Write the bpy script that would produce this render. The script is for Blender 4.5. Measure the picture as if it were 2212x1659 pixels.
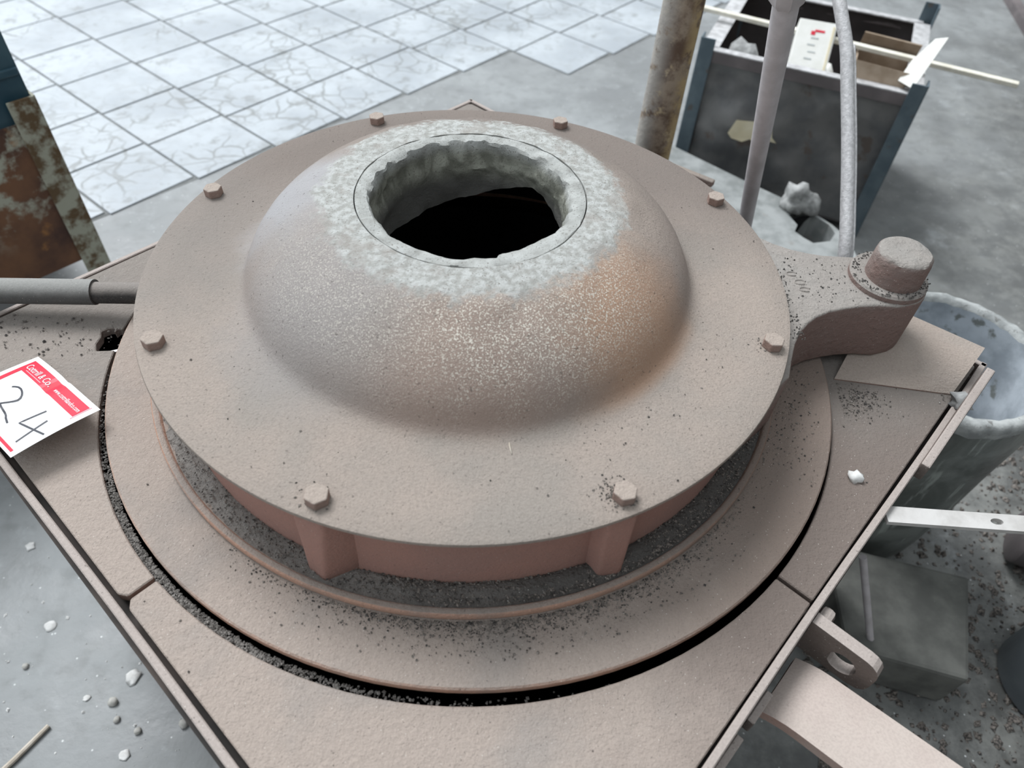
import bpy, bmesh, math, random
from mathutils import Vector, Matrix, noise as mnoise
random.seed(7)
for o in list(bpy.data.objects): bpy.data.objects.remove(o)
S = bpy.context.scene
COL = S.collection
PI = math.pi

# ---------------------------------------------------------------- camera
cam_d = bpy.data.cameras.new('camera'); cam = bpy.data.objects.new('camera', cam_d); COL.objects.link(cam)
rt = Vector((.9979, .0319, .0482)).normalized(); fw = Vector((.0141, .6690, -.7431)).normalized()
fw = (fw - rt * fw.dot(rt)).normalized(); up = rt.cross(fw)
cam.matrix_world = Matrix(((rt.x, up.x, -fw.x, .0450), (rt.y, up.y, -fw.y, -.6928), (rt.z, up.z, -fw.z, 1.3860), (0, 0, 0, 1)))
cam_d.sensor_width = 36; cam_d.lens = 1570.8 / 2212 * 36; cam_d.clip_start = .02
cam_d.dof.use_dof = True; cam_d.dof.focus_distance = .88; cam_d.dof.aperture_fstop = 5.0
S.camera = cam

# ---------------------------------------------------------------- daylight
W = bpy.data.worlds.new('daylight'); S.world = W; W.use_nodes = True
bg = W.node_tree.nodes['Background']; bg.inputs[0].default_value = (.86, .94, 1.0, 1); bg.inputs[1].default_value = .72
sun_d = bpy.data.lights.new('sun', 'SUN'); sun = bpy.data.objects.new('sun', sun_d); COL.objects.link(sun)
sun_d.energy = 2.5; sun_d.angle = math.radians(28); sun_d.color = (.94, .97, 1.0)
sun.rotation_euler = Vector((-.42, .52, .92)).to_track_quat('Z', 'Y').to_euler(); sun.location = (-2, 3, 4)
S.view_settings.view_transform = 'Standard'; S.view_settings.look = 'None'
S.view_settings.gamma = 1; S.view_settings.use_curve_mapping = False; S.view_settings.exposure = .56

# ---------------------------------------------------------------- helpers
MW = {}
def tag(o, label=None, cat=None, group=None, kind=None):
    if label: o['label'] = label
    if cat: o['category'] = cat
    if group: o['group'] = group
    if kind: o['kind'] = kind
    return o
def thing(name, label, cat, loc=(0, 0, 0), rz=0, group=None):
    o = bpy.data.objects.new(name, None); COL.objects.link(o); o.empty_display_size = .05
    o.location = loc; o.rotation_euler = (0, 0, rz)
    MW[o] = Matrix.Translation(loc) @ Matrix.Rotation(rz, 4, 'Z')
    return tag(o, label, cat, group)
def mesh(name, V, F, smooth=False):
    me = bpy.data.meshes.new(name); me.from_pydata([tuple(v) for v in V], [], F); me.update()
    if smooth: me.polygons.foreach_set('use_smooth', [True] * len(me.polygons))
    return me
def link(name, me, m, parent=None, loc=None, world=True):
    """world=True: vertices are world coordinates; they are moved into the parent's (or loc's) local space."""
    o = bpy.data.objects.new(name, me); COL.objects.link(o)
    if m and not me.materials: me.materials.append(m)
    if parent is not None:
        o.parent = parent
        if world: me.transform(MW[parent].inverted())
        MW[o] = MW[parent]
    elif loc is not None:
        o.location = loc; MW[o] = Matrix.Translation(loc)
        if world: me.transform(MW[o].inverted())
    else: MW[o] = Matrix()
    return o
class G:
    """collects geometry of one part"""
    def __init__(s): s.V = []; s.F = []
    def add(s, V, F):
        n = len(s.V); s.V += [Vector(v) for v in V]; s.F += [[i + n for i in f] for f in F]; return s
    def box(s, c, size, rot=None):
        x, y, z = (q / 2 for q in size); P = [(-x, -y, -z), (x, -y, -z), (x, y, -z), (-x, y, -z), (-x, -y, z), (x, -y, z), (x, y, z), (-x, y, z)]
        M = rot if rot else Matrix.Identity(3)
        return s.add([M @ Vector(q) + Vector(c) for q in P], [[0, 3, 2, 1], [4, 5, 6, 7], [0, 1, 5, 4], [1, 2, 6, 5], [2, 3, 7, 6], [3, 0, 4, 7]])
    def bar(s, a, b, w, h, upv=(0, 0, 1)):
        a = Vector(a); b = Vector(b); d = (b - a); L = d.length; d.normalize(); u = Vector(upv)
        sd = d.cross(u).normalized(); u = sd.cross(d)
        return s.box((a + b) / 2, (L, w, h), Matrix((d, -sd, u)).transposed())
    def prism(s, P, z0, z1):
        n = len(P); ar = sum(P[i][0] * P[(i + 1) % n][1] - P[(i + 1) % n][0] * P[i][1] for i in range(n))
        if ar < 0: P = P[::-1]
        return s.add([(p[0], p[1], z0) for p in P] + [(p[0], p[1], z1) for p in P],
                     [list(range(n))[::-1], list(range(n, 2 * n))] + [[i, (i + 1) % n, n + (i + 1) % n, n + i] for i in range(n)])
    def lathe(s, prof, seg=64, c=(0, 0), jit=None, a0=0, closed=False):
        V = []; n = len(prof)
        for i in range(seg):
            a = a0 + 2 * PI * i / seg
            for k, (r, z) in enumerate(prof):
                if jit: r, z = jit(a, k, r, z)
                V.append((c[0] + r * math.cos(a), c[1] + r * math.sin(a), z))
        F = []
        for i in range(seg):
            j = (i + 1) % seg
            for k in range(n if closed else n - 1):
                l = (k + 1) % n; F.append([i * n + k, j * n + k, j * n + l, i * n + l])
        return s.add(V, F)
    def tube(s, path, rad, seg=12, caps=True):
        P = [Vector(p) for p in path]; n = len(P)
        if not hasattr(rad, '__len__'): rad = [rad] * n
        V = []; F = []; px = None
        for i in range(n):
            d = (P[min(i + 1, n - 1)] - P[max(i - 1, 0)]).normalized()
            if px is None: px = d.orthogonal().normalized()
            px = (px - d * px.dot(d)).normalized(); py = d.cross(px)
            for k in range(seg):
                a = 2 * PI * k / seg; V.append(P[i] + (px * math.cos(a) + py * math.sin(a)) * rad[i])
        for i in range(n - 1):
            for k in range(seg):
                l = (k + 1) % seg; F.append([i * seg + k, i * seg + l, (i + 1) * seg + l, (i + 1) * seg + k])
        if caps: F += [list(range(seg))[::-1], list(range((n - 1) * seg, n * seg))]
        return s.add(V, F)
    def grid(s, fn, nu, nv, thick=None):
        V = [fn(i / nu, j / nv) for i in range(nu + 1) for j in range(nv + 1)]
        F = [[i * (nv + 1) + j, (i + 1) * (nv + 1) + j, (i + 1) * (nv + 1) + j + 1, i * (nv + 1) + j + 1] for i in range(nu) for j in range(nv)]
        if thick is None: return s.add(V, F)
        T = Vector(thick); n = len(V); V2 = [Vector(v) + T for v in V]
        E = [i * (nv + 1) for i in range(nu + 1)] + [nu * (nv + 1) + j for j in range(1, nv + 1)] + [i * (nv + 1) + nv for i in range(nu - 1, -1, -1)] + [j for j in range(nv - 1, 0, -1)]
        F2 = [[q + n for q in f][::-1] for f in F]; m = len(E)
        return s.add(V + V2, F + F2 + [[E[i], E[i] + n, E[(i + 1) % m] + n, E[(i + 1) % m]][::-1] for i in range(m)])
    def make(s, name, m, parent=None, loc=None, world=True, smooth=False, bevel=0, seg=2, auto=None):
        me = mesh(name, s.V, s.F, smooth)
        if not smooth or auto or bevel:
            bm = bmesh.new(); bm.from_mesh(me); bmesh.ops.recalc_face_normals(bm, faces=bm.faces)
            if bevel:
                ed = [e for e in bm.edges if len(e.link_faces) == 2 and e.calc_face_angle(0) > .5]
                bmesh.ops.bevel(bm, geom=ed, offset=bevel, segments=seg, affect='EDGES', profile=.5, clamp_overlap=True)
            if auto:
                for f in bm.faces: f.smooth = True
                for e in bm.edges:
                    if len(e.link_faces) == 2 and e.calc_face_angle(0) > auto: e.smooth = False
            bm.to_mesh(me); bm.free()
        return link(name, me, m, parent, loc, world)
def fbm(p, sc, oct=3):
    return mnoise.fractal(Vector(p) * sc, 1.0, 2.0, oct)

# ---------------------------------------------------------------- materials
class NT:
    def __init__(s, name):
        s.m = bpy.data.materials.new(name); s.m.use_nodes = True; s.t = s.m.node_tree; s.b = s.t.nodes['Principled BSDF']
        s.co = s.t.nodes.new('ShaderNodeTexCoord').outputs['Object']
    def n(s, typ, **k):
        nd = s.t.nodes.new('ShaderNode' + typ)
        for a, v in k.items():
            if a.startswith('_'): setattr(nd, a[1:], v)
            else: s.put(nd.inputs[a.replace('__', ' ')], v)
        return nd
    def put(s, inp, v):
        if isinstance(v, bpy.types.NodeSocket): s.t.links.new(v, inp)
        elif isinstance(v, (tuple, list)) and len(v) == 3 and inp.type == 'RGBA': inp.default_value = (*v, 1)
        else: inp.default_value = v
    def noise(s, sc, det=4, rough=.55, dist=0, vec=None):
        return s.n('TexNoise', Vector=vec or s.co, Scale=sc, Detail=det, Roughness=rough, Distortion=dist).outputs[0]
    def vor(s, sc, feat='F1', out=0, vec=None):
        return s.n('TexVoronoi', _feature=feat, Vector=vec or s.co, Scale=sc).outputs[out]
    def ramp(s, v, a, b, lo=0., hi=1.):
        nd = s.n('MapRange', Value=v); nd.interpolation_type = 'SMOOTHSTEP'
        for k, q in zip((1, 2, 3, 4), (a, b, lo, hi)): nd.inputs[k].default_value = q
        return nd.outputs[0]
    def mix(s, f, a, b, mode='MIX'):
        nd = s.t.nodes.new('ShaderNodeMix'); nd.data_type = 'RGBA'; nd.blend_type = mode
        s.put(nd.inputs[0], f); s.put(nd.inputs[6], a); s.put(nd.inputs[7], b); return nd.outputs[2]
    def math(s, op, a, b=0., c=0.):
        nd = s.t.nodes.new('ShaderNodeMath'); nd.operation = op; s.put(nd.inputs[0], a); s.put(nd.inputs[1], b); s.put(nd.inputs[2], c); return nd.outputs[0]
    def xyz(s, v=None):
        return s.n('SeparateXYZ', Vector=v or s.co).outputs
    def normz(s):
        g = s.t.nodes.new('ShaderNodeNewGeometry'); return s.xyz(g.outputs['Normal'])[2]
    def bump(s, h, strength, dist=.002, prev=None):
        nd = s.n('Bump', Height=h, Strength=strength, Distance=dist)
        if prev: s.put(nd.inputs['Normal'], prev)
        return nd.outputs[0]
    def out(s, col, rough=.8, normal=None, metal=0., spec=.3):
        s.put(s.b.inputs['Base Color'], col); s.put(s.b.inputs['Roughness'], rough); s.put(s.b.inputs['Metallic'], metal)
        s.put(s.b.inputs['Specular IOR Level'], spec)
        if normal: s.put(s.b.inputs['Normal'], normal)
        return s.m
def dusty(name, side, dust, lo=.25, hi=.75, grey=(.30, .28, .26), greyamt=.45, grit=.5, bsc=380, bst=.5, lumps=0., rough=.9, dirt=None):
    """iron with dust lying on the faces that look up"""
    q = NT(name); big = q.noise(9, 4); mid = q.noise(70, 4)
    f = q.math('ADD', q.normz(), q.math('MULTIPLY', q.math('SUBTRACT', mid, .5), .35))
    c = q.mix(q.ramp(f, lo, hi), side, dust)
    c = q.mix(q.math('MULTIPLY', q.ramp(big, .48, .72), greyamt), c, grey)
    if dirt:   # a ragged darker area: dirt, on plates and ring also painted shade (object axes)
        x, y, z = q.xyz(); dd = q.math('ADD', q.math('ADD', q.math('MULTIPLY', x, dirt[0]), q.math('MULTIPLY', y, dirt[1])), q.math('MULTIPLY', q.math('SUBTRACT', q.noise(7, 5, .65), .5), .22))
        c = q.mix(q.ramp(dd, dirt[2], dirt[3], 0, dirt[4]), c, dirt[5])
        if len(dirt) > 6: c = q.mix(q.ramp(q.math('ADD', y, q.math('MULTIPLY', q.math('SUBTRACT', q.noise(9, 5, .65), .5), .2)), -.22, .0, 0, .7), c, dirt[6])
    c = q.mix(q.ramp(q.noise(420, 2), .35, .7, 0, .22), c, tuple(v * .55 for v in dust))
    c = q.mix(q.ramp(q.noise(300, 2, vec=q.co), .66, .74, 0, grit), c, (.07, .06, .055))
    c = q.mix(q.ramp(q.vor(170), .10, .05, 0, .75 * min(1, grit * 2)), c, (.62, .58, .53))
    h = q.math('ADD', q.noise(bsc, 5, .65), q.math('MULTIPLY', q.noise(bsc * .3, 3), 1.2))
    nm = q.bump(h, bst, .0016)
    if lumps: nm = q.bump(q.ramp(q.noise(85, 3, .6), .42, .75), lumps, .004, nm)
    return q.out(c, rough, nm, spec=.2)
DUST = (.392, .328, .283)
M_lid = dusty('lid_dust', (.32, .22, .185), DUST, .18, .62, (.31, .285, .26), .40, .35, bst=.9)
M_ring = dusty('ring_dust', (.50, .30, .22), (.362, .302, .262), .45, .92, (.26, .235, .215), .6, .5, bst=.9, dirt=(.95, .0, .13, .33, .75, (.195, .148, .122)))  # right side darkened: dirt plus painted shade of the lid
M_red = dusty('red_primer', (.365, .205, .168), (.40, .31, .27), .3, .9, (.30, .19, .165), .5, .3, bst=.5)
M_plate = dusty('plate_dust', (.30, .20, .16), (.385, .322, .280), .3, .8, (.29, .265, .245), .6, .55, bsc=330, bst=1.0, lumps=.10, dirt=(.95, .0, .13, .33, .9, (.165, .132, .115), (.20, .185, .168)))  # dirt and the lid's shade painted together on the right
M_rail = dusty('rail_dust', (.15, .12, .105), (.40, .345, .315), .3, .8, (.34, .29, .26), .5, .5, bst=.45)
M_arm = dusty('arm_dust', (.235, .160, .140), (.31, .28, .255), .25, .7, (.30, .285, .265), .6, .7, bsc=160, bst=.6, lumps=.3)
M_handle = dusty('handle_dust', (.42, .27, .225), (.46, .385, .345), .3, .8, (.50, .44, .39), .5, .15, bst=.2)

def m_dome():
    q = NT('dome_scale'); x, y, z = q.xyz()
    r = q.math('SQRT', q.math('ADD', q.math('MULTIPLY', x, x), q.math('MULTIPLY', y, y)))
    wob = q.math('MULTIPLY', q.math('SUBTRACT', q.noise(30, 4), .5), .05)
    rr = q.math('ADD', r, wob)
    c = q.mix(q.ramp(q.noise(8, 4), .4, .7), DUST, (.335, .295, .26))
    c = q.mix(q.ramp(q.noise(380, 3), .40, .75, 0, .35), c, (.20, .175, .155))
    f = q.math('ADD', q.normz(), q.math('MULTIPLY', q.math('SUBTRACT', q.noise(60, 3), .5), .3))
    steep = q.ramp(f, .95, .55)
    onr = q.ramp(rr, .30, .26)
    c = q.mix(q.math('MULTIPLY', steep, q.math('MULTIPLY', onr, .6)), c, (.33, .27, .24))
    # heat-tinted orange patch on the front right flank, bluish reflected light painted on the left shoulder
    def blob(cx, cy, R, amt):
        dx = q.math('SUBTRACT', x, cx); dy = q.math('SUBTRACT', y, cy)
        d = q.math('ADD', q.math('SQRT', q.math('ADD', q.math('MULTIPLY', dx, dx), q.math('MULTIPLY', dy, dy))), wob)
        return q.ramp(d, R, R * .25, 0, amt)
    c = q.mix(q.math('MULTIPLY', blob(.185, -.150, .125, .85), q.ramp(r, .282, .262)), c, (.47, .30, .205))
    c = q.mix(q.ramp(q.math('ADD', y, wob), -.04, .22, 0, .85), c, (.205, .172, .152))
    c = q.mix(blob(-.35, .02, .22, .6), c, (.25, .22, .198))
    c = q.mix(q.math('MULTIPLY', blob(.02, -.235, .13, .45), q.ramp(r, .275, .255)), c, (.42, .29, .23))
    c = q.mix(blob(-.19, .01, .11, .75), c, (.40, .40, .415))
    c = q.mix(blob(-.14, -.13, .15, .7), c, (.335, .315, .305))
    # salt-like white flecks on the flank, denser to the front right
    band = q.math('MULTIPLY', q.ramp(rr, .15, .19), q.ramp(rr, .27, .22))
    side = q.math('ADD', blob(.09, -.165, .17, 1.0), q.math('MULTIPLY', blob(-.06, -.15, .22, 1.0), .45))
    fle = q.ramp(q.noise(560, 3, .55), .535, .60, 0, .95)
    c = q.mix(q.math('MULTIPLY', q.math('MULTIPLY', fle, band), q.math('MINIMUM', side, 1.0)), c, (.74, .69, .60))
    c = q.mix(q.ramp(q.noise(260, 3), .64, .71, 0, .55), c, (.09, .075, .065))
    # pale mortar spilling over the shoulder
    top = q.ramp(q.math('ADD', rr, q.math('MULTIPLY', q.math('SUBTRACT', q.noise(140, 3), .5), .035)),  .178, .160)
    mort = q.mix(q.ramp(q.noise(120, 4), .35, .65), (.35, .345, .32), (.52, .525, .505))
    mort = q.mix(q.ramp(q.noise(420, 3, .6), .60, .68, 0, .8), mort, (.20, .175, .15))
    mort = q.mix(q.ramp(q.noise(26, 4, .6), .52, .64, 0, .55), mort, (.33, .30, .27))
    c = q.mix(top, c, mort)
    h = q.math('ADD', q.noise(420, 5, .75), q.math('MULTIPLY', q.noise(170, 3), .6))
    return q.out(c, .88, q.bump(h, .9, .0018), spec=.2)
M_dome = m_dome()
def m_collar():
    q = NT('fired_clay'); x, y, z = q.xyz()
    c = q.mix(q.ramp(q.noise(60, 5), .3, .7), (.34, .34, .32), (.47, .475, .455))
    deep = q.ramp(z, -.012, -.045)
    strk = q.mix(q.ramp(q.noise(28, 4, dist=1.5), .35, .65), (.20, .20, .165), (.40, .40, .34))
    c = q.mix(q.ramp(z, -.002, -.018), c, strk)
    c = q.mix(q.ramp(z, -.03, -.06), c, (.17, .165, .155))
    c = q.mix(q.ramp(q.noise(420, 3, .6), .585, .67, 0, .75), c, (.17, .155, .135))
    return q.out(c, .9, q.bump(q.math('ADD', q.noise(330, 5, .75), q.math('MULTIPLY', q.noise(110, 3), .6)), .75, .0022), spec=.15)
M_collar = m_collar()
def simple(name, c1, c2, sc=20, rough=.7, bsc=150, bst=.2, metal=0., spec=.3, spots=None, lo=.35, hi=.65):
    q = NT(name); c = q.mix(q.ramp(q.noise(sc, 5), lo, hi), c1, c2)
    if spots: c = q.mix(q.ramp(q.noise(spots[1], 4), spots[2], spots[2] + .08), c, spots[0])
    return q.out(c, rough, q.bump(q.noise(bsc, 4), bst, .002), metal, spec)
M_black = simple('hollow_black', (.012, .012, .014), (.022, .022, .024), 30, .9)  # near-black for hollows, their darkness put into the colour
M_casing = simple('sooty_casing', (.05, .045, .042), (.10, .08, .07), 12, .85)
M_grit = simple('dark_grit', (.04, .037, .035), (.24, .21, .185), 240, .75, spots=((.5, .48, .46), 310, .66))
M_chip = simple('pale_chip', (.55, .54, .52), (.75, .74, .72), 60, .8)
M_pebble = simple('pebble', (.36, .35, .32), (.50, .48, .45), 50, .85)
M_wood = simple('dry_wood', (.42, .36, .29), (.55, .49, .42), 40, .8)
M_galv = simple('galvanised_tube', (.50, .49, .49), (.66, .645, .645), 160, .55, bsc=400, bst=.35, metal=.25, spec=.5)
M_rod = simple('purple_grey_rod', (.48, .445, .45), (.60, .56, .57), 25, .5, metal=.1, spec=.5)
M_bluepaint = simple('teal_grey_paint', (.085, .115, .135), (.12, .155, .175), 14, .5, spots=((.10, .095, .09), 30, .6))
M_darkpanel = simple('dark_sheet', (.115, .117, .12), (.20, .195, .19), 9, .36, bsc=20, bst=.15, metal=.3, spec=.5, spots=((.14, .115, .10), 12, .60))
M_rim = simple('worn_steel_edge', (.42, .41, .41), (.60, .59, .59), 40, .5, metal=.2)
M_panelback = simple('shadowed_sheet', (.055, .048, .048), (.085, .075, .075), 6, .7)
M_white = simple('white_card', (.74, .73, .68), (.80, .79, .75), 20, .7)
M_cream = simple('cream_card', (.66, .58, .40), (.72, .65, .48), 20, .7)
M_cardb = simple('cardboard', (.33, .25, .18), (.42, .33, .25), 25, .85)
M_ash = simple('ash_grey', (.24, .24, .235), (.42, .42, .41), 45, .95, bsc=60, bst=.5)
M_pale = simple('pale_refractory', (.20, .21, .205), (.31, .32, .315), 18, .9, spots=((.26, .26, .25), 25, .62))
M_lath = simple('pale_lath', (.66, .62, .52), (.76, .73, .64), 30, .7)
M_barlight = simple('bright_flat_bar', (.44, .42, .40), (.54, .52, .50), 30, .5)
M_slab = simple('dirty_slab', (.10, .10, .092), (.165, .165, .15), 14, .9, spots=((.25, .25, .24), 60, .70))
M_cyl = simple('blue_grey_cylinder', (.15, .17, .185), (.21, .23, .245), 10, .45)
M_brown = simple('purple_brown_drum', (.12, .105, .105), (.18, .155, .155), 10, .6)
M_pipegrey = dusty('grey_pipe', (.085, .085, .082), (.27, .265, .25), .1, .95, (.26, .26, .25), .3, .3, bst=.3)
M_pipedark = dusty('dark_pipe', (.04, .038, .037), (.24, .215, .195), .3, 1.0, (.10, .09, .085), .5, .3)
def m_rustpost():
    q = NT('flaking_rust'); x, y, z = q.xyz()
    c = q.mix(q.ramp(q.noise(16, 5, .65), .38, .6), (.13, .085, .06), (.36, .29, .22))
    c = q.mix(q.ramp(q.noise(26, 5, .7), .56, .66), c, (.50, .40, .26))
    c = q.mix(q.math('MULTIPLY', q.ramp(x, .004, .03), q.ramp(q.noise(30, 5, .7), .38, .55)), c, (.46, .34, .18))
    c = q.mix(q.math('MULTIPLY', q.ramp(x, .0, -.035, 0, .85), q.ramp(q.noise(24, 5, .7), .36, .5)), c, (.42, .40, .37))
    return q.out(c, .85, q.bump(q.noise(60, 5, .7), .5, .004))
M_rustpost = m_rustpost()
def m_rustbin():
    q = NT('rust_and_old_paint'); c = q.mix(q.ramp(q.noise(5, 5, .6), .35, .65), (.075, .042, .034), (.20, .10, .055))
    z = q.xyz()[2]
    c = q.mix(q.math('MULTIPLY', q.ramp(q.noise(9, 5, .65), .50, .60), q.ramp(z, .26, .40)), c, (.42, .42, .34))
    c = q.mix(q.ramp(q.noise(14, 4), .60, .70, 0, .8), c, (.36, .17, .06))
    return q.out(c, .75, q.bump(q.noise(50, 4), .4, .003))
M_rustbin = m_rustbin()
def m_rustpaint():
    q = NT('rusted_cream_paint'); c = q.mix(q.ramp(q.noise(22, 5, .6), .42, .58), (.13, .085, .045), (.40, .40, .32))
    return q.out(c, .75, q.bump(q.noise(60, 4), .4, .003))
M_rustleg = m_rustpaint()
def m_bluebin():
    q = NT('dark_blue_paint'); c = q.mix(q.ramp(q.noise(7, 4), .4, .65), (.030, .075, .105), (.065, .125, .155))
    c = q.mix(q.ramp(q.noise(22, 4), .66, .74), c, (.16, .15, .13))
    return q.out(c, .35, q.bump(q.noise(20, 3), .15, .003), spec=.5)
M_bluebin = m_bluebin()
def m_crucible():
    q = NT('glazed_crucible'); n = q.noise(10, 5, dist=.8)
    c = q.mix(q.ramp(n, .35, .65), (.115, .125, .115), (.23, .245, .23))
    v = q.n('Mapping', Vector=q.co, Scale=(9, 9, 1.2)).outputs[0]
    c = q.mix(q.ramp(q.noise(6, 5, vec=v), .58, .68, 0, .8), c, (.40, .43, .40))
    return q.out(c, .42, q.bump(q.noise(60, 4), .4, .004), spec=.5)
M_crucible = m_crucible()
M_crucin = simple('crucible_glaze', (.30, .33, .36), (.52, .56, .60), 14, .5, spots=((.20, .21, .20), 22, .60))
M_crucrim = simple('crucible_rim', (.27, .28, .275), (.42, .43, .42), 40, .9, bst=.6, spots=((.2, .2, .19), 60, .6))

def floor_mat(name, crack):
    q = NT(name); g = q.t.nodes.new('ShaderNodeNewGeometry').outputs['Position']; x, y, z = q.xyz(g)
    c = q.mix(q.ramp(q.noise(3, 5, vec=g), .35, .65), (.33, .355, .38) if crack else (.185, .19, .19), (.44, .47, .495) if crack else (.275, .285, .285))
    c = q.mix(q.ramp(q.noise(22, 4, vec=g), .45, .75, 0, .5), c, (.30, .31, .315) if crack else (.15, .155, .15))
    dirt = q.ramp(q.math('ADD', q.math('SUBTRACT', q.math('MULTIPLY', x, .8), q.math('MULTIPLY', y, .62)), q.math('MULTIPLY', q.noise(2.5, 4, vec=g), .8)), .0, 1.5)
    if crack:
        wv = q.n('VectorMath', _operation='ADD', **{}).outputs[0]
        nd = wv.node; q.put(nd.inputs[0], g)
        nz = q.n('TexNoise', Vector=g, Scale=5., Detail=3.).outputs[1]; sc = q.n('VectorMath', _operation='SCALE', Scale=.16); q.put(sc.inputs[0], nz); q.put(nd.inputs[1], sc.outputs[0])
        e1 = q.vor(4.5, 'DISTANCE_TO_EDGE', 0, wv); e2 = q.vor(11, 'DISTANCE_TO_EDGE', 0, wv)
        near = q.ramp(q.math('ADD', q.noise(1.6, 3, vec=g), q.math('MULTIPLY', q.math('ABSOLUTE', q.math('SUBTRACT', q.math('ADD', q.math('MULTIPLY', x, .78), q.math('MULTIPLY', y, -.62)), -1.95)), -.9)), .02, .30)
        k1 = q.math('MULTIPLY', q.ramp(e1, .022, .004), q.ramp(q.noise(2.6, 3, vec=g), .50, .62))
        k2 = q.math('MULTIPLY', q.ramp(e2, .075, .01), q.math('MULTIPLY', near, q.ramp(q.noise(3.4, 4, vec=g), .44, .56)))
        k = q.math('MAXIMUM', k1, k2)
        c = q.mix(q.math('MULTIPLY', k, .7), c, (.17, .175, .165))
        c = q.mix(q.ramp(q.noise(9, 5, .75, vec=g), .55, .66, 0, .6), c, (.20, .205, .20))
    else:
        dk = q.mix(q.ramp(q.noise(7, 6, .7, vec=g), .4, .62), (.085, .085, .08), (.20, .20, .185))
        c = q.mix(dirt, c, dk)
        c = q.mix(q.ramp(q.noise(5, 6, .7, vec=g), .56, .70, 0, .5), c, (.36, .375, .38))
        c = q.mix(q.ramp(q.vor(40, vec=g), .09, .05, 0, .8), c, (.62, .63, .62))
    rough = q.ramp(q.noise(6, 4, vec=g), .3, .7, .38, .62)
    h = q.math('ADD', q.noise(35, 5, .6, vec=g), q.noise(6, 3, vec=g))
    return q.out(c, rough, q.bump(h, .25, .006), spec=.5)
M_floor = floor_mat('worn_concrete', False); M_tile = floor_mat('cracked_screed', True)
M_joint = simple('joint_dirt', (.15, .155, .15), (.22, .225, .22), 15, .9)

# ---------------------------------------------------------------- floor
def floor():
    g = G(); g.add([(-8, -5, 0), (8, -5, 0), (8, 11, 0), (-8, 11, 0)], [[0, 1, 2, 3]])
    fl = g.make('floor', M_floor); tag(fl, kind='structure')
    # marked-out screed squares behind the furnace, 300 mm grid
    A = Vector((.7825, -.6226)); A.normalize(); B = Vector((-.6731, -.7396)); B.normalize(); L = .30
    O = Vector((-1.266, 1.983))
    def P(a, b): return O + A * (L * a) + B * (L * b)
    j = G(); j.prism([P(-6, 5), P(2, 5), P(2, -4), P(3, -4), P(3, -10), P(-6, -10)], -.01, .0012)
    j.make('joint_bed', M_joint, fl)
    tm = G().box((0, 0, .002), (L - .009, L - .009, .006)).make('tile', M_tile, fl, world=False, bevel=.0012, seg=1)
    first = True; ang = math.atan2(A.y, A.x)
    for a in range(-6, 3):
        for b in range(-10, 5):
            if a == 2 and b > -5: continue
            c = P(a + .5, b + .5); 
            o = tm if first else tm.copy()
            if not first: COL.objects.link(o); o.parent = fl
            first = False
            o.location = (c.x, c.y, random.uniform(-.0004, .0004)); o.rotation_euler = (0, 0, ang + random.uniform(-.004, .004))
floor()
M_wall = simple('grey_render', (.16, .16, .155), (.24, .235, .23), 3, .9)
tag(G().box((3.2, 1.2, 2.3), (.2, 9.6, 4.6)).make('unseen_wall_right', M_wall), kind='structure')  # wall added out of view to shade light from the right
tag(G().box((1.0, -3.5, 2.3), (4.2, .2, 4.6)).make('unseen_wall_front', M_wall), kind='structure')  # unseen wall added behind the camera, holds back light from there

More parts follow.
